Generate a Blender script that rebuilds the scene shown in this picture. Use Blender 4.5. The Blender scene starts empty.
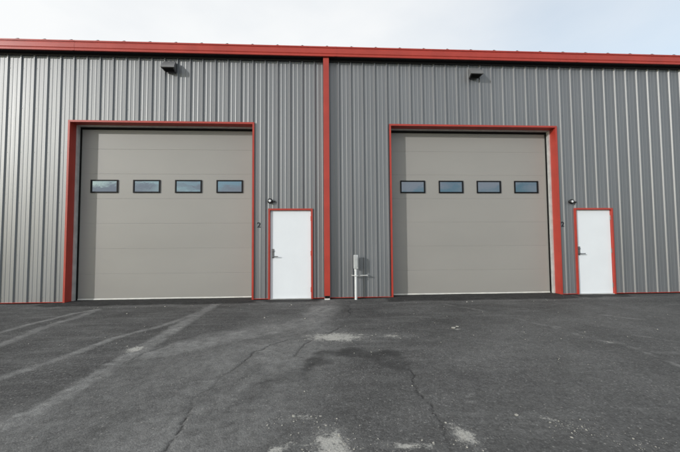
import bpy, bmesh, math, random
import numpy as np
from mathutils import Vector, Matrix

sc = bpy.context.scene
COL = sc.collection
FT = 0.3048
random.seed(4)
rng = np.random.default_rng(7)

# ------------------------------------------------------------------ camera
def v3(*a): return Vector(a)
YAW, PITCH, ROLL = 0.0561, 0.0466, -0.0072
fw = v3(math.sin(YAW)*math.cos(PITCH), math.cos(YAW)*math.cos(PITCH), math.sin(PITCH))
rt = v3(math.cos(YAW), -math.sin(YAW), 0)
up = rt.cross(fw)
rt, up = rt*math.cos(ROLL)+up*math.sin(ROLL), up*math.cos(ROLL)-rt*math.sin(ROLL)
cd = bpy.data.cameras.new('camera')
cam = bpy.data.objects.new('camera', cd)
COL.objects.link(cam)
m = Matrix.Identity(4)
for i in range(3):
    m[i][0], m[i][1], m[i][2] = rt[i], up[i], -fw[i]
m.translation = v3(24.485, -27.513, 4.552)*FT
cam.matrix_world = m
cd.sensor_width = 36
cd.lens = 36*340/680
cd.clip_start, cd.clip_end = 0.05, 8000
sc.camera = cam

# ------------------------------------------------------------------ light
SUN_DIR = v3(1.32, 1.0, -0.53).normalized()          # the way the light travels
ELEV = math.asin(-SUN_DIR.z)
ROT = math.atan2(-SUN_DIR.x, -SUN_DIR.y)
w = bpy.data.worlds.new('World')
sc.world = w
w.use_nodes = True
nt = w.node_tree
nt.nodes.clear()
def wn(t, **k):
    n = nt.nodes.new(t)
    for a, b in k.items(): setattr(n, a, b)
    return n
sky = wn('ShaderNodeTexSky', sky_type='NISHITA', sun_disc=False)
sky.sun_elevation, sky.sun_rotation = ELEV, ROT
sky.air_density, sky.dust_density, sky.ozone_density = 1.0, 1.0, 0.3
tc = wn('ShaderNodeTexCoord')
mp = wn('ShaderNodeMapping')
mp.inputs['Scale'].default_value = (1.0, 1.0, 2.2)
mp.inputs['Location'].default_value = (0.35, 0.1, 0.2)
nz = wn('ShaderNodeTexNoise')
nz.inputs['Scale'].default_value = 1.6
nz.inputs['Detail'].default_value = 6
nz.inputs['Roughness'].default_value = 0.5
rp = wn('ShaderNodeValToRGB')
rp.color_ramp.elements[0].position, rp.color_ramp.elements[0].color = 0.28, (0.78, 0.78, 0.78, 1)
rp.color_ramp.elements[1].position, rp.color_ramp.elements[1].color = 0.58, (1, 1, 1, 1)
mx = wn('ShaderNodeMix', data_type='RGBA')
mx.inputs['B'].default_value = (6.4, 6.5, 6.55, 1)   # thin bright overcast veil
bg = wn('ShaderNodeBackground')
bg.inputs['Strength'].default_value = 0.15
out = wn('ShaderNodeOutputWorld')
L = nt.links.new
L(tc.outputs['Generated'], mp.inputs['Vector'])
L(mp.outputs['Vector'], nz.inputs['Vector'])
L(nz.outputs['Fac'], rp.inputs['Fac'])
# the veil thins to the right, and breaks into banks of cloud low over the yard behind the camera
sx = wn('ShaderNodeSeparateXYZ')
L(tc.outputs['Generated'], sx.inputs['Vector'])
thin = wn('ShaderNodeMapRange')
for k_, v_ in (('From Min', 0.15), ('From Max', 0.75), ('To Min', 0.0), ('To Max', 0.36)): thin.inputs[k_].default_value = v_
L(sx.outputs['X'], thin.inputs['Value'])
sub = wn('ShaderNodeMath', operation='SUBTRACT', use_clamp=True)
L(rp.outputs['Color'], sub.inputs[0]); L(thin.outputs['Result'], sub.inputs[1])
mp2 = wn('ShaderNodeMapping')
mp2.inputs['Scale'].default_value = (1.0, 1.0, 3.5)
L(tc.outputs['Generated'], mp2.inputs['Vector'])
nz2 = wn('ShaderNodeTexNoise')
nz2.inputs['Scale'].default_value = 6.5
nz2.inputs['Detail'].default_value = 7
L(mp2.outputs['Vector'], nz2.inputs['Vector'])
rp2 = wn('ShaderNodeValToRGB')
rp2.color_ramp.elements[0].position, rp2.color_ramp.elements[0].color = 0.46, (0.0, 0.0, 0.0, 1)
rp2.color_ramp.elements[1].position, rp2.color_ramp.elements[1].color = 0.56, (1, 1, 1, 1)
L(nz2.outputs['Fac'], rp2.inputs['Fac'])
low = wn('ShaderNodeMapRange')
for k_, v_ in (('From Min', 0.1), ('From Max', -0.35)): low.inputs[k_].default_value = v_
L(sx.outputs['Y'], low.inputs['Value'])
hi = wn('ShaderNodeMapRange')
for k_, v_ in (('From Min', 0.42), ('From Max', 0.22)): hi.inputs[k_].default_value = v_
L(sx.outputs['Z'], hi.inputs['Value'])
lm = wn('ShaderNodeMath', operation='MULTIPLY')
L(low.outputs['Result'], lm.inputs[0]); L(hi.outputs['Result'], lm.inputs[1])
fm = wn('ShaderNodeMix', data_type='FLOAT')
L(lm.outputs[0], fm.inputs['Factor']); L(sub.outputs[0], fm.inputs['A']); L(rp2.outputs['Color'], fm.inputs['B'])
L(fm.outputs['Result'], mx.inputs['Factor'])
air = wn('ShaderNodeMix', data_type='RGBA', blend_type='MULTIPLY')
air.inputs['Factor'].default_value = 1.0
air.inputs['B'].default_value = (0.98, 1.22, 1.28, 1)
L(sky.outputs['Color'], air.inputs['A'])
L(air.outputs['Result'], mx.inputs['A'])
L(mx.outputs['Result'], bg.inputs['Color'])
L(bg.outputs['Background'], out.inputs['Surface'])

sd = bpy.data.lights.new('sun', 'SUN')
sd.energy, sd.angle, sd.color = 2.3, math.radians(1.0), (1.0, 0.985, 0.965)
sun = bpy.data.objects.new('sun', sd)
sun.rotation_euler = SUN_DIR.to_track_quat('-Z', 'Y').to_euler()
sun.location = (-20, -30, 30)
COL.objects.link(sun)

vs = sc.view_settings
vs.view_transform, vs.look, vs.exposure, vs.gamma = 'Standard', 'None', 0.0, 1.0
vs.use_curve_mapping = False

# ------------------------------------------------------------------ materials
def mat(name, col, rough=0.5, metal=0.0, spec=0.5, var=0.0, var_scale=3.0, bump=0.0, bump_scale=60.0,
        stretch=(1, 1, 1), coat=0.0, streak=0.0):
    """Principled material with procedural tone variation, dirt streaks and bump (object space = metres)."""
    M = bpy.data.materials.new(name)
    M.use_nodes = True
    t = M.node_tree
    b = t.nodes['Principled BSDF']
    b.inputs['Roughness'].default_value = rough
    b.inputs['Metallic'].default_value = metal
    b.inputs['Specular IOR Level'].default_value = spec
    b.inputs['Coat Weight'].default_value = coat
    b.inputs['Base Color'].default_value = (*col, 1)
    def nn(k, **a):
        n = t.nodes.new(k)
        for x, y in a.items(): setattr(n, x, y)
        return n
    tc = nn('ShaderNodeTexCoord')
    mp = nn('ShaderNodeMapping')
    mp.inputs['Scale'].default_value = stretch
    t.links.new(tc.outputs['Object'], mp.inputs['Vector'])
    if var:
        n = nn('ShaderNodeTexNoise')
        n.inputs['Scale'].default_value = var_scale
        n.inputs['Detail'].default_value = 6
        t.links.new(mp.outputs['Vector'], n.inputs['Vector'])
        r = nn('ShaderNodeValToRGB')
        r.color_ramp.elements[0].position = 0.3
        r.color_ramp.elements[1].position = 0.7
        r.color_ramp.elements[0].color = (*[c*(1-var) for c in col], 1)
        r.color_ramp.elements[1].color = (*[min(c*(1+var), 1) for c in col], 1)
        t.links.new(n.outputs['Fac'], r.inputs['Fac'])
        t.links.new(r.outputs['Color'], b.inputs['Base Color'])
        mr = nn('ShaderNodeMapRange')
        mr.inputs['To Min'].default_value = max(rough-0.08, 0.02)
        mr.inputs['To Max'].default_value = min(rough+0.08, 1)
        t.links.new(n.outputs['Fac'], mr.inputs['Value'])
        t.links.new(mr.outputs['Result'], b.inputs['Roughness'])
    if bump:
        n2 = nn('ShaderNodeTexNoise')
        n2.inputs['Scale'].default_value = bump_scale
        n2.inputs['Detail'].default_value = 4
        t.links.new(mp.outputs['Vector'], n2.inputs['Vector'])
        bp = nn('ShaderNodeBump')
        bp.inputs['Strength'].default_value = bump
        bp.inputs['Distance'].default_value = 0.01
        t.links.new(n2.outputs['Fac'], bp.inputs['Height'])
        t.links.new(bp.outputs['Normal'], b.inputs['Normal'])
    return M

M_WALL = mat('grey_panel_paint', (0.118, 0.122, 0.132), 0.45, spec=1.0, var=0.12, var_scale=1.3, stretch=(1.5, 1, 0.25), bump=0.2, bump_scale=2.2)
M_WALL.node_tree.nodes['Principled BSDF'].inputs['IOR'].default_value = 1.66
M_RED = mat('red_trim_paint', (0.39, 0.042, 0.028), 0.38, spec=0.45, var=0.10, var_scale=2.5)
M_DOOR = mat('greige_door_steel', (0.298, 0.284, 0.268), 0.42, spec=0.5, var=0.04, var_scale=1.1, bump=0.10, bump_scale=130, stretch=(0.35, 1, 1))
M_WHITE = mat('white_door_paint', (0.75, 0.775, 0.815), 0.4, spec=0.4, var=0.02, var_scale=2.0)
M_SEAL = mat('black_rubber', (0.004, 0.004, 0.004), 0.7, spec=0.2)
M_GALV = mat('galvanised_steel', (0.55, 0.55, 0.54), 0.5, metal=0.3, var=0.12, var_scale=8)
M_PALE = mat('pale_vinyl_seal', (0.60, 0.59, 0.56), 0.6, var=0.12, var_scale=6)
M_FRAME = mat('dark_window_frame', (0.006, 0.007, 0.009), 0.5, spec=0.2)
M_GLASS = mat('window_glass', (0.02, 0.03, 0.042), 0.03, spec=1.0, bump=0.16, bump_scale=2.0)
_g = M_GLASS.node_tree.nodes['Principled BSDF']
_g.inputs['IOR'].default_value = 2.0
_g.inputs['Specular Tint'].default_value = (0.78, 0.87, 1.0, 1)
M_BLACK = mat('black_plastic', (0.012, 0.012, 0.013), 0.35)
M_LENS = mat('pale_lens', (0.65, 0.66, 0.68), 0.25)
M_BRONZE = mat('dark_bronze_metal', (0.15, 0.15, 0.155), 0.45, var=0.1)
M_DARKROOF = mat('roof_steel', (0.10, 0.10, 0.105), 0.5, var=0.1)
M_EAVE_SHADE = mat('soffit_eave_shade', (0.016, 0.015, 0.016), 0.6)  # near-black colour standing in for the shade under the eave
M_PIPE = mat('white_plastic_pipe', (0.66, 0.67, 0.67), 0.45, var=0.06, var_scale=5)
M_BOX = mat('light_grey_box', (0.42, 0.43, 0.43), 0.5, var=0.12, var_scale=7)
M_STEEL = mat('satin_steel', (0.22, 0.22, 0.23), 0.35, metal=0.8)
M_CONC = mat('concrete', (0.36, 0.35, 0.33), 0.9, var=0.2, var_scale=12, bump=0.3, bump_scale=40)
M_NUM = mat('dark_vinyl_number', (0.012, 0.012, 0.02), 0.5)
M_STONE = mat('pale_stone', (0.30, 0.29, 0.265), 0.9, var=0.35, var_scale=30)

# ------------------------------------------------------------------ mesh builders (all lengths in feet)
class MB:
    def __init__(self): self.v, self.f, self.m = [], [], []
    def add(self, vs, fs, mi=0):
        o = len(self.v)
        self.v += [tuple(p) for p in vs]
        self.f += [tuple(i+o for i in f) for f in fs]
        self.m += [mi]*len(fs)
        return self
    def box(self, x0, x1, y0, y1, z0, z1, mi=0):
        p = [(x, y, z) for z in (z0, z1) for y in (y0, y1) for x in (x0, x1)]
        return self.add(p, [(0, 2, 3, 1), (4, 5, 7, 6), (0, 1, 5, 4), (2, 6, 7, 3), (0, 4, 6, 2), (1, 3, 7, 5)], mi)
    def prism(self, poly, axis, a, b, mi=0, caps=True):
        """closed 2D polygon swept along x / y / z between a and b"""
        def P(q, s): return {'x': (s, q[0], q[1]), 'y': (q[0], s, q[1]), 'z': (q[0], q[1], s)}[axis]
        n = len(poly)
        vs = [P(q, a) for q in poly]+[P(q, b) for q in poly]
        fs = [(i, (i+1) % n, n+(i+1) % n, n+i) for i in range(n)]
        if caps: fs += [tuple(range(n-1, -1, -1)), tuple(range(n, 2*n))]
        return self.add(vs, fs, mi)
    def lathe(self, prof, c, axis='z', seg=24, mi=0):
        """profile [(radius, along)] turned about an axis through c"""
        vs, fs = [], []
        for r, h in prof:
            for k in range(seg):
                a = 2*math.pi*k/seg
                q = {'z': (r*math.cos(a), r*math.sin(a), h), 'y': (r*math.cos(a), h, r*math.sin(a)), 'x': (h, r*math.cos(a), r*math.sin(a))}[axis]
                vs.append((c[0]+q[0], c[1]+q[1], c[2]+q[2]))
        for j in range(len(prof)-1):
            for k in range(seg):
                k2 = (k+1) % seg
                fs.append((j*seg+k, j*seg+k2, (j+1)*seg+k2, (j+1)*seg+k))
        fs.append(tuple(range(seg-1, -1, -1)))
        fs.append(tuple(range((len(prof)-1)*seg, len(prof)*seg)))
        return self.add(vs, fs, mi)
    def build(self, name, mats, parent=None, base=(0, 0, 0), bevel=0.0, smooth=False):
        mats = mats if isinstance(mats, (list, tuple)) else [mats]
        bx, by, bz = base
        me = bpy.data.meshes.new(name)
        me.from_pydata([((x-bx)*FT, (y-by)*FT, (z-bz)*FT) for x, y, z in self.v], [], self.f)
        for q in mats: me.materials.append(q)
        me.polygons.foreach_set('material_index', self.m)
        bm = bmesh.new(); bm.from_mesh(me)
        bmesh.ops.recalc_face_normals(bm, faces=bm.faces)
        if bevel:
            es = [e for e in bm.edges if len(e.link_faces) == 2 and e.calc_face_angle(0) > 0.5]
            bmesh.ops.bevel(bm, geom=es, offset=bevel*FT, segments=2, affect='EDGES', profile=0.6, clamp_overlap=True)
        bm.to_mesh(me); bm.free()
        if smooth: me.set_sharp_from_angle(angle=math.radians(40)) if hasattr(me, 'set_sharp_from_angle') else None
        if smooth:
            for p in me.polygons: p.use_smooth = True
        o = bpy.data.objects.new(name, me)
        COL.objects.link(o)
        if parent: o.parent = parent
        else: o.location = (bx*FT, by*FT, bz*FT)
        return o

def tag(o, label=None, cat=None, group=None, kind=None):
    if label: o['label'] = label
    if cat: o['category'] = cat
    if group: o['group'] = group
    if kind: o['kind'] = kind
    return o
def empty(name, loc, *a):
    o = bpy.data.objects.new(name, None)
    o.empty_display_size = 0.2
    o.location = [c*FT for c in loc]
    COL.objects.link(o)
    return tag(o, *a)

# ------------------------------------------------------------------ layout (feet; wall face at y = 0, camera at y < 0)
X0, X1, BACK = -9.0, 67.0, 60.0
EAVE = 19.56
OPEN = [(4.72, 19.15), (30.15, 44.54)]      # overhead door openings, outside of the red trim
OTOP = 14.27
MAN = [(20.28, 23.83), (45.82, 49.20)]      # white doors, outside of the red trim
MTOP = 7.26

# ------------------------------------------------------------------ ground
def smooth_noise(nx, ny, cell, seed):
    r = np.random.default_rng(seed)
    gx, gy = nx/cell+3, ny/cell+3
    g = r.random((int(gx.max())+3, int(gy.max())+3))
    return gx, gy, g
def vnoise(X, Y, cell, seed, octs=4):
    tot = np.zeros_like(X); amp = 1.0; s = 0
    for o in range(octs):
        r = np.random.default_rng(seed+o)
        c = cell/2**o
        x, y = (X+400.0)/c, (Y+400.0)/c
        xi, yi = np.floor(x).astype(int), np.floor(y).astype(int)
        fx, fy = x-xi, y-yi
        fx, fy = fx*fx*(3-2*fx), fy*fy*(3-2*fy)
        g = r.random((1024, 1024))
        G = lambda a, b: g[a % 1024, b % 1024]
        tot += amp*((G(xi, yi)*(1-fx)+G(xi+1, yi)*fx)*(1-fy)+(G(xi, yi+1)*(1-fx)+G(xi+1, yi+1)*fx)*fy)
        s += amp; amp *= 0.5
    return tot/s
def ground_z(x, y):
    z = np.where(y < 0, 0.018*np.maximum(y, -34), 0.0)
    return z

def polydist(X, Y, pts):
    d = np.full(X.shape, 1e9)
    for (ax, ay), (bx, by) in zip(pts[:-1], pts[1:]):
        vx, vy = bx-ax, by-ay
        t = np.clip(((X-ax)*vx+(Y-ay)*vy)/(vx*vx+vy*vy+1e-9), 0, 1)
        d = np.minimum(d, np.hypot(X-ax-t*vx, Y-ay-t*vy))
    return d

xs = np.concatenate([[-2500, -900, -300, -120, -60, -30, -18], np.arange(-10, 64.01, 0.06), [70, 80, 100, 140, 250, 500, 1200, 2800]])
ys = np.concatenate([[-2800, -1000, -400, -150, -80, -50, -40, -34, -30, -27, -24.5, -22.5, -21.2], np.arange(-20.4, 1.4, 0.05), [1.6, 4, 20, 62, 120, 300, 900, 2800]])
GX, GY = np.meshgrid(xs, ys, indexing='ij')
n1 = vnoise(GX, GY, 2.6, 11)
n2 = vnoise(GX, GY, 0.7, 23)
n3 = vnoise(GX, GY, 0.25, 31, 2)
WX = GX+(vnoise(GX, GY, 1.6, 41)-0.5)*0.8+(n2-0.5)*0.25
WY = GY+(vnoise(GX, GY, 1.6, 51)-0.5)*0.8+(vnoise(GX, GY, 0.7, 61)-0.5)*0.25
# slightly straighter warp for the tyre marks
SX, SY = GX+(WX-GX)*0.42+(n3-0.5)*0.22, GY+(WY-GY)*0.42
def band(pts, wd, soft, warp=True):
    d = polydist(WX if warp else SX, WY if warp else SY, pts)
    return np.clip(1-(d-wd)/soft, 0, 1)
def blob(x, y, rx, ry, th=0.45):
    q = np.hypot((WX-x)/rx, (WY-y)/ry)
    return np.clip((1.15-q)*1.6, 0, 1)
dust = np.zeros_like(GX)
sand = np.zeros_like(GX)
def put(a, mask):
    global dust
    dust = np.maximum(dust, a*mask)
# tyre tracks dragged out of the two bays
TR_C = [(15.9, -22), (16.13, -17.95), (16.23, -16.42), (16.29, -14.85), (16.42, -12.13), (16.42, -8.76), (16.42, -4.88), (16.62, -1.2)]
put(0.66, band(TR_C, 0.22, 0.35, False)*(0.55+0.8*(n2-0.2)))
put(0.62, band([(16.35, -13.2), (16.4, -11.0), (16.42, -8.0)], 0.25, 0.3, False)*(0.4+n2))
put(0.55, band([(12.3, -17.5), (12.96, -14.4), (13.67, -12.14), (14.32, -9.66), (15.41, -7.35), (16.58, -3.6)], 0.12, 0.22, False)*(0.5+0.8*n2))
put(0.55, band([(6.9, -11.0), (7.42, -8.21), (7.64, -6.35), (8.05, -3.96), (8.88, -2.6)], 0.10, 0.20, False)*(0.5+n2))
put(0.46, band([(9.5, -12.0), (9.31, -10.32), (8.95, -7.53), (8.99, -5.58), (8.95, -2.7)], 0.12, 0.25, False)*(0.5+n2))
put(0.22, band([(11.2, -2.0), (10.6, -5.2), (9.6, -9)], 0.2, 0.4, False)*n1)
# dusty zone in front of the wall between the bays
put(0.52, band([(20.4, -21), (20.93, -19.09), (21.66, -16.61), (22.6, -12.5), (22.9, -9.0)], 1.6, 2.2)*(0.35+0.9*n1)*0.9)
put(0.62, band([(17.5, -12.0), (19.88, -9.85), (22.21, -8.44), (23.94, -7.0), (24.7, -3.48)], 0.55, 0.9)*(0.45+0.8*n2))
put(0.40, band([(24.4, -7.0), (24.9, -0.6)], 0.4, 0.9)*(0.45+0.8*n2))
put(0.44, band([(16.9, -18.0), (18.2, -14.5), (20.0, -11)], 1.2, 1.4)*(0.3+0.9*n1))
put(0.20, band([(33, -13), (39, -10), (45, -7)], 2.4, 3.0)*(0.2+n1))
put(0.14, band([(29, -19), (34, -16.5), (40, -15)], 2.4, 3.0)*(0.2+n1))
for pts in ([(37.0, -9.0), (38.27, -11.17), (38.3, -13.48), (38.0, -16.4)], [(39.3, -10.2), (40.02, -11.14), (41.2, -12.4)], [(42.0, -7.0), (42.51, -7.57), (43.7, -8.5)], [(33.5, -3), (36, -6.5), (37.8, -12.2)],
            [(45, -4), (47.5, -8), (48.8, -12)]):
    put(0.55, band(pts, 0.05, 0.24, False)*np.clip((n2*0.6+n1*0.6-0.42)*2.2, 0, 1))
# pale spilled sand and grit
for x, y, rx, ry, a in ((25.2, -10.3, 1.8, 0.95, 1.0), (28.15, -10.4, 0.95, 0.45, 0.75), (24.75, -19.3, 0.62, 1.1, 0.95), (23.5, -19.2, 0.5, 0.25, 0.7),
                        (26.5, -19.15, 0.8, 0.18, 0.7), (28.0, -18.85, 0.30, 0.6, 0.95), (31.0, -18.8, 0.5, 0.4, 0.3), (37.8, -12.2, 0.35, 0.3, 0.7),
                        (16.1, -11.6, 0.45, 0.5, 0.95), (13.62, -12.0, 0.3, 0.3, 0.5), (15.9, -18.0, 0.5, 0.5, 0.7), (31.7, -9.7, 0.3, 0.16, 0.7), (30.6, -18.4, 0.35, 0.3, 0.5),
                        (35.66, -2.3, 0.6, 0.15, 0.4), (24.0, -17.9, 0.55, 0.35, 0.5), (21.9, -1.9, 0.9, 0.15, 0.35), (24.9, -0.25, 0.5, 0.25, 0.5)):
    sand = np.maximum(sand, a*np.clip(1.25-np.hypot((WX-x)/rx, (WY-y)/ry)*0.95, 0, 1))
    put(0.35*a, blob(x, y, rx*1.5, ry*1.5)*(0.4+0.8*n2))
# sparse grit everywhere near the sand
put(0.5, np.clip((n3-0.80)*9, 0, 1)*np.clip((n1-0.35)*2, 0, 1))
dark = np.zeros_like(GX)
# damp, dark arc
BX, BY = WX, WY
WX = GX+(vnoise(GX, GY, 1.5, 141)-0.5)*2.2+(n2-0.5)*0.5
WY = GY+(vnoise(GX, GY, 1.5, 151)-0.5)*1.8+(vnoise(GX, GY, 0.6, 161)-0.5)*0.5
GA = [(21.6, -18.2), (22.09, -17.04), (22.6, -15.61), (24.0, -14.13), (25.01, -12.82), (25.96, -12.32), (27.13, -12.98), (27.56, -14.39), (27.82, -15.42)]
dark = np.maximum(dark, 0.50*band(GA[2:8], 0.10, 0.50)*(0.45+0.9*n2))
dark = np.maximum(dark, 0.85*band(GA[3:7], 0.22, 0.42)*(0.35+0.9*n2))
dark = np.maximum(dark, 0.30*band(GA[:4], 0.3, 0.6))
dark = np.maximum(dark, 0.25*band([(20.5, -17.5), (20.8, -15.17), (21.5, -12.56)], 0.1, 0.5))
WX, WY = BX, BY
# fresh black asphalt fillets at the door sills
for x0, x1, yf in ((3.4, 19.7, -1.35), (19.9, 24.3, -1.0), (29.2, 45.0, -1.6), (44.9, 49.9, -1.3)):
    inx = np.clip(np.minimum(WX-x0, x1-WX)/0.5, 0, 1)
    iny = np.clip((WY-yf)/0.28, 0, 1)
    dark = np.maximum(dark, 0.95*np.clip(inx*1.5, 0, 1)*np.clip(iny*1.5, 0, 1))
    dust *= 1-0.6*inx*iny
    put(0.30, np.clip(np.minimum(WX-x0+0.6, x1-WX+0.6)/0.8, 0, 1)*np.clip(1-np.abs(WY-yf+0.45)/0.55, 0, 1)*(0.2+1.1*n2))
# dark, uneven line where the paving meets the wall
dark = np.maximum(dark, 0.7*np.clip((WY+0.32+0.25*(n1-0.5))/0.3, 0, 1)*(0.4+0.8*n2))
# fine cracks and lane seams
crack = np.zeros_like(GX)
CRK = [([(26.69, -1.2), (26.5, -2.95), (26.07, -7.09), (25.15, -9.26), (23.81, -11.32), (23.35, -12.88)], 0.07),
       ([(20.6, -20.4), (20.74, -19.07), (20.83, -17.69), (20.57, -16.59), (20.8, -15.17), (21.08, -14.4), (21.5, -12.56), (22.22, -11.2), (23.5, -9.86)], 0.06),
       ([(16.5, -13.2), (16.88, -12.16), (17.52, -10.55), (18.29, -9.09), (19.51, -8.42)], 0.05),
       ([(27.7, -14.6), (27.82, -15.42), (27.61, -16.62), (27.6, -17.89), (27.5, -19.5)], 0.06)]
JX = GX+(n2-0.5)*0.45+(n3-0.5)*0.10
JY = GY+(vnoise(GX, GY, 0.7, 71)-0.5)*0.45
for pts, wd in CRK:
    crack = np.maximum(crack, np.clip(1-(polydist(JX, JY, pts)-wd*0.15)/(wd*0.75), 0, 1)*np.clip(n1*1.9-0.3, 0.2, 1))
rise = np.zeros_like(GX)
for x0, x1, yf in ((3.4, 19.7, -1.05), (29.2, 45.0, -1.35)):
    inx = np.clip(np.minimum(WX-x0, x1-WX)/0.6, 0, 1)
    rise = np.maximum(rise, 0.055*inx*np.clip((WY-yf+0.1)/0.35, 0, 1))
for x0, x1, yf in ((19.9, 24.3, -0.85), (44.9, 49.9, -1.05)):
    inx = np.clip(np.minimum(WX-x0, x1-WX)/0.6, 0, 1)
    rise = np.maximum(rise, 0.03*inx*np.clip((WY-yf+0.1)/0.35, 0, 1))
near = (GX > -10) & (GX < 64) & (GY > -20.4) & (GY < 1.4)
GZ = ground_z(GX, GY)+np.where(near, (n1-0.5)*0.05+(n2-0.5)*0.018+rise-crack*0.02, 0)
nx, ny = GX.shape
idx = np.arange(nx*ny).reshape(nx, ny)
faces = np.stack([idx[:-1, :-1], idx[1:, :-1], idx[1:, 1:], idx[:-1, 1:]], -1).reshape(-1, 4)
me = bpy.data.meshes.new('asphalt_ground')
me.vertices.add(nx*ny)
me.vertices.foreach_set('co', (np.stack([GX, GY, GZ], -1)*FT).astype(np.float32).ravel())
me.loops.add(faces.size)
me.loops.foreach_set('vertex_index', faces.ravel().astype(np.int32))
me.polygons.add(len(faces))
me.polygons.foreach_set('loop_start', np.arange(0, faces.size, 4, dtype=np.int32))
me.polygons.foreach_set('use_smooth', np.ones(len(faces), bool))
me.update(calc_edges=True)
for nm, a in (('dust', dust), ('sand', sand), ('damp_dark', dark), ('crack', crack)):
    at = me.attributes.new(nm, 'FLOAT', 'POINT')
    at.data.foreach_set('value', a.astype(np.float32).ravel())
me.validate()

A = bpy.data.materials.new('worn_asphalt')
A.use_nodes = True
t = A.node_tree
b = t.nodes['Principled BSDF']
def an(k, **a):
    n = t.nodes.new(k)
    for x, y in a.items(): setattr(n, x, y)
    return n
def noise(scale, detail=3, rough=0.6, vec=None):
    n = an('ShaderNodeTexNoise')
    n.inputs['Scale'].default_value, n.inputs['Detail'].default_value, n.inputs['Roughness'].default_value = scale, detail, rough
    t.links.new(vec or tcg.outputs['Object'], n.inputs['Vector'])
    return n.outputs['Fac']
def ramp(fac, stops):
    r = an('ShaderNodeValToRGB')
    e = r.color_ramp.elements
    while len(e) < len(stops): e.new(0.5)
    for i, (p, c) in enumerate(stops):
        e[i].position = p; e[i].color = (c, c, c, 1) if isinstance(c, (int, float)) else (*c, 1)
    t.links.new(fac, r.inputs['Fac'])
    return r.outputs['Color']
def mix(fac, a_, b_, mode='MIX'):
    n = an('ShaderNodeMix', data_type='RGBA', blend_type=mode)
    for s, q in (('Factor', fac), ('A', a_), ('B', b_)):
        if isinstance(q, (int, float)): n.inputs[s].default_value = q
        elif isinstance(q, tuple): n.inputs[s].default_value = (*q, 1)
        else: t.links.new(q, n.inputs[s])
    return n.outputs['Result']
def math_(op, a_, b_=0.0, clamp=False):
    n = an('ShaderNodeMath', operation=op, use_clamp=clamp)
    for i, q in enumerate((a_, b_)):
        if isinstance(q, (int, float)): n.inputs[i].default_value = q
        else: t.links.new(q, n.inputs[i])
    return n.outputs[0]
def attr(nm):
    n = an('ShaderNodeAttribute', attribute_name=nm)
    return n.outputs['Fac']
tcg = an('ShaderNodeTexCoord')
vor = an('ShaderNodeTexVoronoi')
vor.inputs['Scale'].default_value = 75
t.links.new(tcg.outputs['Object'], vor.inputs['Vector'])
agg = ramp(vor.outputs['Color'], [(0.0, 0.55), (0.62, 0.95), (0.86, 1.25), (1.0, 2.3)])
mott = ramp(noise(0.9, 9, 0.68), [(0.25, 0.62), (0.75, 1.38)])
fine = ramp(noise(22, 4, 0.7), [(0.25, 0.70), (0.75, 1.32)])
base = mix(1.0, (0.080, 0.0795, 0.0785), agg, 'MULTIPLY')
base = mix(1.0, base, mott, 'MULTIPLY')
base = mix(1.0, base, fine, 'MULTIPLY')
mpd = an('ShaderNodeMapping')
mpd.inputs['Rotation'].default_value = (0, 0, 0.5)
mpd.inputs['Scale'].default_value = (0.35, 1.6, 1.0)
t.links.new(tcg.outputs['Object'], mpd.inputs['Vector'])
film = ramp(noise(2.2, 9, 0.72, mpd.outputs['Vector']), [(0.46, 0.0), (0.74, 0.34)])
dmask = math_('MULTIPLY', math_('MAXIMUM', attr('dust'), film), ramp(noise(9, 8, 0.8), [(0.30, 0.10), (0.70, 1.55)]), True)
col = mix(dmask, base, mix(noise(40, 3), (0.22, 0.22, 0.215), (0.36, 0.36, 0.35)))
col = mix(math_('MULTIPLY', attr('damp_dark'), ramp(noise(6, 6, 0.7), [(0.3, 0.65), (0.7, 1.1)]), True), col, mix(1.0, (0.022, 0.022, 0.022), fine, 'MULTIPLY'))
col = mix(math_('MULTIPLY', attr('crack'), ramp(noise(9, 5, 0.7), [(0.32, 0.1), (0.55, 0.95)]), True), col, (0.018, 0.018, 0.018))
# chalky spilled grit: soft patches broken into crisp crumbs
sfac = math_('ADD', math_('MULTIPLY', attr('sand'), 0.36), math_('MULTIPLY', math_('ADD', noise(11, 9, 0.82), math_('MULTIPLY', noise(48, 4, 0.8), 0.35)), 1.0))
sfac = ramp(sfac, [(0.86, 0.0), (0.95, 0.55), (1.0, 0.80)])
sfac = math_('MULTIPLY', sfac, ramp(attr('sand'), [(0.02, 0.0), (0.15, 1.0)]), True)
col = mix(sfac, col, mix(noise(60, 3), (0.33, 0.325, 0.30), (0.56, 0.55, 0.51)))
# scattered pale grit, a centimetre or less across
v2 = an('ShaderNodeTexVoronoi')
v2.inputs['Scale'].default_value = 16
t.links.new(tcg.outputs['Object'], v2.inputs['Vector'])
grit = math_('LESS_THAN', v2.outputs['Distance'], math_('MULTIPLY', math_('GREATER_THAN', noise(3.0, 3), 0.50), 0.13))
col = mix(math_('MULTIPLY', grit, 0.55), col, (0.30, 0.29, 0.27))
t.links.new(col, b.inputs['Base Color'])
b.inputs['Roughness'].default_value = 0.88
b.inputs['Specular IOR Level'].default_value = 0.3
bp = an('ShaderNodeBump')
bp.inputs['Strength'].default_value = 0.55
bp.inputs['Distance'].default_value = 0.006
t.links.new(math_('ADD', math_('MULTIPLY', vor.outputs['Distance'], -0.8), noise(60, 4, 0.7)), bp.inputs['Height'])
t.links.new(bp.outputs['Normal'], b.inputs['Normal'])
me.materials.append(A)
g = bpy.data.objects.new('asphalt_ground', me)
COL.objects.link(g)
tag(g, 'dark grey asphalt yard with pale tyre tracks, cracks and spilled grit', 'asphalt', None, 'structure')

# ------------------------------------------------------------------ the building
bld = empty('metal_building', (26.2, 0, 0), 'long grey ribbed metal building with red trim, two overhead doors and two white doors', 'building')
BO = (26.2, 0, 0)

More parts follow.
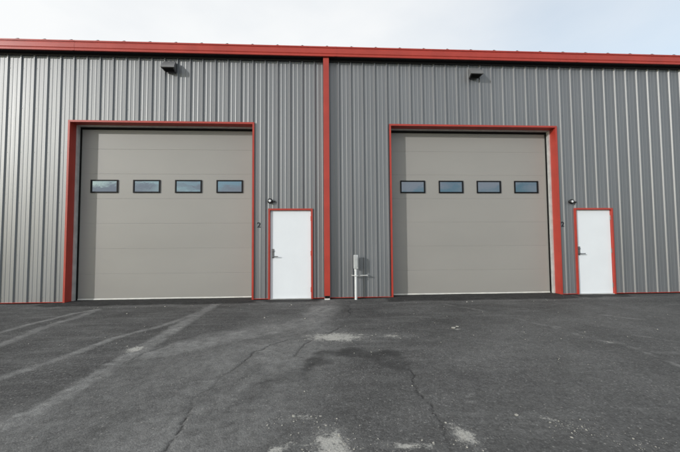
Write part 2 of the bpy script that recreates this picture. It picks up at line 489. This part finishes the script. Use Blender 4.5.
def rib_profile(xa, xb):
    """points (x, y) across the panel: major rib each foot, two low ribs between"""
    pts = []
    for i in range(int(xa)-2, int(xb)+3):
        for dx, h in ((-0.105, 0), (-0.045, 0.090), (0.045, 0.090), (0.105, 0), (0.26, 0), (0.30, 0.013), (0.365, 0.013), (0.405, 0), (0.595, 0), (0.635, 0.013), (0.70, 0.013), (0.74, 0)):
            pts.append((i+dx, -h))
    res = []
    for (p, q) in zip(pts[:-1], pts[1:]):
        if p[0] < xa < q[0] or p[0] < xb < q[0]:
            for xc in (xa, xb):
                if p[0] < xc < q[0]:
                    f = (xc-p[0])/(q[0]-p[0]); res.append((xc, p[1]+f*(q[1]-p[1])))
        if xa <= q[0] <= xb: res.append(q)
    return sorted(set(res))
wall = MB()
def wall_piece(xa, xb, z0, z1):
    pr = rib_profile(xa, xb)
    n = len(pr)
    wall.add([(x, y, z0) for x, y in pr]+[(x, y, z1) for x, y in pr], [(i, i+1, n+i+1, n+i) for i in range(n-1)])
Z0 = 0.10
cuts = [(X0, OPEN[0][0], Z0), (OPEN[0][0], OPEN[0][1], OTOP), (OPEN[0][1], MAN[0][0], Z0), (MAN[0][0], MAN[0][1], MTOP), (MAN[0][1], OPEN[1][0], Z0),
        (OPEN[1][0], OPEN[1][1], OTOP), (OPEN[1][1], MAN[1][0], Z0), (MAN[1][0], MAN[1][1], MTOP), (MAN[1][1], X1, Z0)]
for xa, xb, z in cuts: wall_piece(xa, xb, z, EAVE+0.1)
# liner, end walls and back wall
lin = wall
for xa, xb, z in cuts:
    lin.box(xa, xb, 0.45, 0.55, z+(0.02 if z > 1 else -0.1), EAVE+0.1)
lin.box(X0-0.1, X0, 0.003, BACK, 0, EAVE+0.1)
lin.box(X1, X1+0.1, 0.003, BACK, 0, EAVE+0.1)
lin.box(X0-0.1, X1+0.1, BACK, BACK+0.1, 0, EAVE+0.1)
for x in (X0-0.05, X1+0.05):
    lin.prism([(0.01, EAVE+0.1), (BACK, EAVE+0.1), (BACK/2, EAVE+BACK/2/12+0.7)], 'x', x-0.05, x+0.05)
# screw heads in rows along the girts
for z in (0.45, 3.7, 7.75, 11.7, 15.2, 18.4):
    for i in range(int(X0)+1, int(X1)):
        x = i+0.165
        if any(a_-0.05 < x < b_+0.05 for a_, b_ in OPEN) and z < OTOP+0.1: continue
        if any(a_-0.05 < x < b_+0.05 for a_, b_ in MAN) and z < MTOP+0.1: continue
        wall.lathe([(0.030, 0.0), (0.030, -0.008), (0.019, -0.009), (0.019, -0.022)], (x, 0, z), 'y', 6)
wall.build('wall', M_WALL, bld, BO)

# low red base trim along the wall foot
for n_, (xa, xb, z) in enumerate(cuts):
    if z > 1: continue
    MB().prism([(0.02, 0.075), (-0.14, 0.075), (-0.14, 0.082), (-0.12, 0.09), (-0.12, 0.105), (0.02, 0.105)], 'x', xa+0.003, xb-0.003).build('base_trim', M_RED, bld, BO)

# roof with standing seams
rf = MB()
RZ = EAVE+0.80
ridge = RZ+BACK/2/12
rf.prism([(-0.45, RZ-0.02), (BACK/2, ridge), (BACK+0.5, RZ-0.02), (BACK+0.5, RZ-0.12), (BACK/2, ridge-0.1), (-0.45, RZ-0.12)], 'x', X0-0.3, X1+0.3)
k = 0
x = X0+0.05
while x < X1:
    rf.prism([(-0.52, RZ-0.04), (-0.52, RZ+0.17), (-0.45, RZ+0.20), (BACK/2, ridge+0.20), (BACK/2, ridge-0.03), (-0.40, RZ-0.04)], 'x', x-0.055, x+0.055)
    rf.box(x-0.12, x+0.12, -0.56, -0.44, RZ-0.02, RZ+0.11)
    x += 2.0
rf.build('roof', M_DARKROOF, bld, BO)

# box gutter: lip, cove, face, bottom bead
GZ0 = EAVE
gp = [(-0.58, GZ0+0.0), (-0.66, GZ0+0.0), (-0.68, GZ0+0.02), (-0.68, GZ0+0.10), (-0.655, GZ0+0.14), (-0.655, GZ0+0.19), (-0.69, GZ0+0.25), (-0.69, GZ0+0.60), (-0.655, GZ0+0.65),
      (-0.655, GZ0+0.70), (-0.70, GZ0+0.71), (-0.70, GZ0+0.81), (-0.66, GZ0+0.82), (-0.62, GZ0+0.82), (-0.62, GZ0+0.05), (-0.58, GZ0+0.05)]
gut = MB()
seams = [X0-0.3, 5.3, 25.72, 46.1, X1+0.3]
for a_, b_ in zip(seams[:-1], seams[1:]):
    gut.prism(gp, 'x', a_+0.006, b_-0.006)
for s in seams[1:-1]:
    gut.prism([(y*1.0-(0.008 if y < -0.5 else 0), z) for y, z in gp], 'x', s-0.05, s+0.12)
gut.build('gutter', M_RED, bld, BO)
# eave closure behind the gutter, near-black; its wall strip paints in the eave's shadow
MB().prism([(-0.595, EAVE+0.055), (-0.125, EAVE+0.055), (-0.125, EAVE-0.16), (-0.11, EAVE-0.16), (-0.11, EAVE+0.12), (-0.595, EAVE+0.12)], 'x', X0-0.1, X1+0.1).build('soffit_shade_strip', M_EAVE_SHADE, bld, BO)

# downspout on a pale drain stub
ds = MB()
dx0, dx1 = 24.73, 25.19
ds.box(dx0, dx1, -0.52, -0.14, 0.30, EAVE+0.003)
spout = ds.build('downspout', M_RED, bld, BO, bevel=0.012)
MB().box(dx0+0.02, dx1-0.02, -0.50, -0.16, -0.05, 0.10).build('drain_stub', M_PALE, bld, BO, bevel=0.02)
MB().box(dx0+0.05, dx1-0.05, -0.47, -0.19, 0.10, 0.30).build('drain_throat', M_SEAL, bld, BO)

# overhead doors
DY = 1.0          # door face behind the wall face
for di, (xa, xb) in enumerate(OPEN):
    T = 0.15
    ia, ib, it = xa+T, xb-T, OTOP-T
    fr = MB()
    # jamb and head trim: a face flange standing just proud of the ribs, and a deep return
    fr.box(xa, ia, -0.125, -0.095, 0.03, OTOP)
    fr.box(ib, xb, -0.125, -0.095, 0.03, OTOP)
    fr.box(ia+0.001, ib-0.001, -0.124, -0.095, it, OTOP-0.001)
    fr.box(ia-0.035, ia-0.002, -0.094, 0.60, 0.03, it+0.03)
    fr.box(ib+0.002, ib+0.035, -0.094, 0.60, 0.03, it+0.03)
    fr.box(ia-0.001, ib+0.001, -0.094, 0.60, it+0.003, it+0.036)
    fr.build('door_trim', M_RED, bld, BO)
    jm = MB()
    jm.box(ia-0.03, ia+0.13, 0.604, 0.88, 0.0, it+0.03)
    jm.box(ib-0.13, ib+0.03, 0.604, 0.88, 0.0, it+0.03)
    jm.box(ia+0.131, ib-0.131, 0.606, 0.88, it-0.10, it+0.03)
    jm.build('steel_jamb', M_GALV, bld, BO)
    od = bpy.data.objects.new('overhead_door', None)
    COL.objects.link(od); od.parent = bld
    od.location = ((xa+xb)/2*FT-BO[0]*FT, DY*FT, 0)
    B2 = ((xa+xb)/2, DY, 0)
    sl = MB()
    h = 2.035
    pa, pb = ia-0.05, ib+0.05
    z = 0.16
    for s in range(7):
        zt = 0.05+h*(s+1)
        y = DY
        # one insulated section: flat skin with a shadow groove at its top and rolled edges
        sl.prism([(y+0.16, z), (y+0.006, z), (y+0.002, z+0.008), (y, z+0.022), (y, zt-0.024), (y+0.002, zt-0.009), (y+0.006, zt-0.002), (y+0.16, zt-0.003)], 'x', pa, pb)
        # faint pressed stile lines
        z = zt+0.001
    sl.build('door_panel', M_DOOR, od, B2)
    sb = MB()
    sb.box(ia+0.08, ia+0.20, 0.885, DY-0.004, 0.02, it-0.05)
    sb.box(ib-0.20, ib-0.08, 0.885, DY-0.004, 0.02, it-0.05)
    sb.box(ia+0.201, ib-0.201, 0.885, DY-0.004, it-0.25, it-0.05)
    sb.build('weather_seal', M_SEAL, od, B2)
    MB().prism([(DY-0.03, 0.02), (DY+0.12, 0.02), (DY+0.12, 0.155), (DY-0.015, 0.155), (DY-0.03, 0.10)], 'x', pa+0.12, pb-0.12).build('bottom_seal', M_PALE, od, B2)
    cx = (xa+xb)/2
    for c in (-5.01, -1.67, 1.67, 5.01):
        wx0, wx1, wz0, wz1 = cx+c-1.075, cx+c+1.075, 8.67, 9.74
        wf = MB()
        t_ = 0.105
        for bx in ((wx0, wx1, wz0, wz0+t_), (wx0, wx1, wz1-t_, wz1)):
            wf.box(bx[0], bx[1], DY-0.075, DY-0.003, bx[2], bx[3])
        for bx in ((wx0, wx0+t_), (wx1-t_, wx1)):
            wf.box(bx[0], bx[1], DY-0.0745, DY-0.003, wz0+t_+0.001, wz1-t_-0.001)
        wf.build('window_frame', M_FRAME, od, B2, bevel=0.01)
        MB().box(wx0+t_-0.005, wx1-t_+0.005, DY-0.022, DY-0.004, wz0+t_-0.005, wz1-t_+0.005).build('window_glass', M_GLASS, od, B2)

# white personnel doors
for di, (xa, xb) in enumerate(MAN):
    T = 0.14
    ia, ib, it = xa+T, xb-T, MTOP-T
    fr = MB()
    fr.box(xa, ia, -0.135, 0.20, 0.03, MTOP)
    fr.box(ib, xb, -0.135, 0.20, 0.03, MTOP)
    fr.box(ia+0.001, ib-0.001, -0.134, 0.20, it, MTOP-0.001)
    fr.build('door_frame', M_RED, bld, BO, bevel=0.012)
    MB().box(ia, ib, -0.10, 0.30, -0.05, 0.06).build('threshold', M_GALV, bld, BO)
    d = MB().box(ia+0.015, ib-0.015, 0.04, 0.18, 0.075, it-0.015).build('white_door', M_WHITE, bld, BO, bevel=0.008)
    lx = ia+0.23
    lp = MB()
    lp.box(lx-0.09, lx+0.09, 0.015, 0.039, 3.28, 4.02)
    lp.lathe([(0.075, -0.04), (0.085, -0.02), (0.085, 0.016)], (lx, 0, 3.86), 'y', 20)
    lp.build('lock_plate', M_STEEL, d, (0, 0, 0), bevel=0.006)
    lv = MB()
    lv.lathe([(0.085, -0.01), (0.09, 0.0145)], (lx, 0, 3.42), 'y', 20)
    lv.lathe([(0.04, -0.14), (0.04, -0.008)], (lx, 0, 3.42), 'y', 16)
    lv.box(lx-0.04, lx+0.42, -0.175, -0.13, 3.385, 3.455)
    lv.build('lever_handle', M_STEEL, d, (0, 0, 0), bevel=0.01)
    for z in (0.75, 3.65, 6.45):
        hg = MB().lathe([(0.035, z-0.19), (0.035, z+0.19)], (ib-0.012, 0.01, 0), 'z', 12)
        hg.build('hinge', M_STEEL if di else M_RED, d, (0, 0, 0))
    for c in list(d.children):
        c.matrix_parent_inverse = Matrix.Identity(4)
        c.location = (-BO[0]*FT, 0, 0)


# ------------------------------------------------------------------ things on the wall
def wall_light(xc, label):
    o = empty('wall_light', (xc, -0.1, 18.2), label, 'wall light', 'wedge wall lights under the eave')
    B = (xc, -0.1, 18.2)
    hb = MB()
    # wedge housing: tall at the wall, sloping front, narrower at the back
    f0, f1, y0, y1 = 0.54, 0.42, -0.80, -0.106
    hb.add([(xc-f0, y0, 18.34), (xc+f0, y0, 18.34), (xc+f0, y0, 18.48), (xc-f0, y0, 18.48),
            (xc-0.46, -0.34, 19.02), (xc+0.46, -0.34, 19.02), (xc-f1, y1, 19.02), (xc+f1, y1, 19.02),
            (xc-f1, y1, 18.24), (xc+f1, y1, 18.24)],
           [(0, 1, 2, 3), (3, 2, 5, 4), (4, 5, 7, 6), (6, 7, 9, 8), (8, 9, 1, 0), (0, 3, 4, 6, 8), (1, 9, 7, 5, 2)])
    hb.build('housing', M_BRONZE, o, B, bevel=0.02)
    MB().add([(xc-0.40, -0.70, 18.318), (xc+0.40, -0.70, 18.318), (xc+0.34, -0.24, 18.250), (xc-0.34, -0.24, 18.250),
              (xc-0.40, -0.70, 18.290), (xc+0.40, -0.70, 18.290), (xc+0.34, -0.24, 18.222), (xc-0.34, -0.24, 18.222)],
             [(0, 1, 2, 3), (4, 7, 6, 5), (0, 4, 5, 1), (1, 5, 6, 2), (2, 6, 7, 3), (3, 7, 4, 0)]).build('lens', M_SEAL, o, B)
    MB().box(xc-0.30, xc+0.30, -0.105, 0.0, 18.30, 19.05).build('back_plate', M_BLACK, o, B)
    return o
wall_light(12.52, 'dark wedge wall light under the eave above the left overhead door')
wall_light(37.40, 'dark wedge wall light under the eave above the right overhead door')

def camera_ball(xc, zc, label):
    o = empty('security_camera', (xc, -0.02, zc), label, 'camera', 'round black cameras beside the white doors')
    B = (xc, -0.02, zc)
    MB().lathe([(0.15, 0.015), (0.15, -0.10), (0.12, -0.115)], (xc, 0, zc), 'y', 24).build('mount', M_BLACK, o, B, smooth=True)
    prof = [(0.10, -0.112), (0.17, -0.125), (0.205, -0.16), (0.21, -0.20), (0.19, -0.245), (0.15, -0.27), (0.11, -0.275)]
    MB().lathe(prof, (xc, 0, zc), 'y', 28).build('ball_housing', M_BLACK, o, B, smooth=True)
    MB().lathe([(0.10, -0.272), (0.095, -0.285), (0.05, -0.292)], (xc, 0, zc), 'y', 20).build('lens', M_LENS, o, B)
    MB().lathe([(0.05, 0.20), (0.05, 0.40), (0.04, 0.42)], (xc, -0.16, zc-0.04), 'x', 14).build('side_arm', M_BLACK, o, B, smooth=True)
    return o
camera_ball(20.43, 7.86, 'small round black camera above the white door nearer the downspout')
camera_ball(45.55, 7.80, 'small round black camera above the white door at far right')

def number(xc, zc, label):
    cu = bpy.data.curves.new('number_sign', 'FONT')
    cu.body = '2'
    cu.size = 0.58*FT
    cu.align_x, cu.align_y = 'CENTER', 'CENTER'
    cu.extrude = 0.008*FT
    cu.offset = 0.008*FT
    tmp = bpy.data.objects.new('number_tmp', cu)
    COL.objects.link(tmp)
    dg = bpy.context.evaluated_depsgraph_get()
    me_ = bpy.data.meshes.new_from_object(tmp.evaluated_get(dg))
    bpy.data.objects.remove(tmp)
    me_.name = 'number_sign'
    me_.materials.clear(); me_.materials.append(M_NUM)
    o = bpy.data.objects.new('number_sign', me_)
    o.location = (xc*FT, -0.03*FT, zc*FT)
    o.rotation_euler = (math.pi/2, 0, 0)
    COL.objects.link(o)
    return tag(o, label, 'number', 'black door numbers on the wall')
number(19.53, 5.93, 'black number 2 on the ribs between the left overhead door and its white door')
number(44.80, 5.88, 'black number 2 on the ribs between the right overhead door and its white door')

# white riser pipe with a slim grey box, strapped off the wall
up_ = empty('utility_riser', (27.22, -0.6, 0), 'white riser pipe topped by a slim grey box, braced to the wall', 'utility box')
UB = (27.22, -0.6, 0)
MB().lathe([(0.105, -0.15), (0.105, 2.25), (0.12, 2.25), (0.12, 2.42), (0.10, 2.44)], (27.22, -0.6, 0), 'z', 20).build('pipe', M_PIPE, up_, UB, smooth=True)
bx = MB()
bx.prism([(-0.80, 2.42), (-0.36, 2.42), (-0.32, 2.48), (-0.32, 3.36), (-0.42, 3.50), (-0.68, 3.52), (-0.80, 3.40)], 'x', 27.06, 27.40)
bx.build('meter_box', M_BOX, up_, UB, bevel=0.03)
MB().box(27.11, 27.34, -0.825, -0.801, 2.55, 3.3).build('box_cover', M_BOX, up_, UB, bevel=0.02)
br = MB()
br.box(26.92, 28.22, -0.46, -0.39, 1.84, 1.91)
br.box(26.93, 27.00, -0.39, -0.10, 1.84, 1.91)
br.box(28.13, 28.20, -0.39, -0.10, 1.83, 1.91)
br.box(27.07, 27.37, -0.73, -0.47, 1.84, 1.90)
br.build('wall_bracket', M_GALV, up_, UB)

# ------------------------------------------------------------------ loose stones and grit
def rock(mb, x, y, z, r, sq=0.65):
    ico = [(-0.53, 0.85, 0), (0.53, 0.85, 0), (-0.53, -0.85, 0), (0.53, -0.85, 0), (0, -0.53, 0.85), (0, 0.53, 0.85), (0, -0.53, -0.85), (0, 0.53, -0.85), (0.85, 0, -0.53), (0.85, 0, 0.53), (-0.85, 0, -0.53), (-0.85, 0, 0.53)]
    fs = [(0, 11, 5), (0, 5, 1), (0, 1, 7), (0, 7, 10), (0, 10, 11), (1, 5, 9), (5, 11, 4), (11, 10, 2), (10, 7, 6), (7, 1, 8), (3, 9, 4), (3, 4, 2), (3, 2, 6), (3, 6, 8), (3, 8, 9), (4, 9, 5), (2, 4, 11), (6, 2, 10), (8, 6, 7), (9, 8, 1)]
    a = random.uniform(0, 6.28); ca, sa = math.cos(a), math.sin(a)
    ex = random.uniform(0.8, 1.5)
    vs_ = []
    for p in ico:
        j = random.uniform(0.75, 1.2)*r
        px, py, pz = p[0]*j*ex, p[1]*j, p[2]*j*sq
        vs_.append((x+px*ca-py*sa, y+px*sa+py*ca, z+pz+r*sq*0.45))
    mb.add(vs_, fs)
def gz(x, y):
    i = min(max(np.searchsorted(xs, x), 1), nx-1); j = min(max(np.searchsorted(ys, y), 1), ny-1)
    return float(GZ[i, j])
gr = MB()
for cx_, cy_, rx, ry, n_ in ((24.75, -19.2, 0.8, 1.0, 150), (28.0, -18.85, 0.38, 0.6, 80), (25.3, -10.4, 1.6, 0.8, 110), (28.15, -10.4, 0.9, 0.45, 40), (26.5, -19.15, 1.0, 0.25, 45),
                             (31.0, -18.8, 0.7, 0.5, 70), (24.0, -18.0, 0.8, 0.5, 60), (16.1, -11.6, 0.5, 0.5, 60), (32.2, -19.4, 0.9, 0.7, 60), (37, -2.2, 7, 0.5, 110), (12, -1.9, 7, 0.5, 110), (22, -2.4, 3, 1.2, 60),
                             (26.5, -9, 10, 6, 240), (40, -10, 9, 6, 140), (14, -10, 8, 6, 120)):
    for _ in range(n_):
        x, y = random.gauss(cx_, rx*0.6), random.gauss(cy_, ry*0.6)
        if y > -0.5 or y < -20.3: continue
        rock(gr, x, y, gz(x, y), min(0.030, 0.006*math.exp(random.expovariate(1.9))))
go = gr.build('gravel', M_STONE)
tag(go, 'pale crushed gravel and grit scattered over the asphalt', 'gravel', None, 'stuff')
for x, y, r in ((31.6, -9.3, 0.10), (31.9, -9.05, 0.07), (11.75, -4.2, 0.07), (23.5, -6.5, 0.06), (21.0, -6.1, 0.06), (35.4, -2.3, 0.07), (35.9, -2.15, 0.055), (22.3, -2.2, 0.06), (13.2, -2.0, 0.06), (11.2, -2.1, 0.05), (29.9, -18.1, 0.05), (23.7, -17.7, 0.055)):
    mb = MB(); z = gz(x, y)
    rock(mb, x, y, z, r)
    o = mb.build('stone', M_STONE, None, (x, y, z))
    tag(o, 'pale loose stone lying on the asphalt', 'stone', 'loose stones on the asphalt')
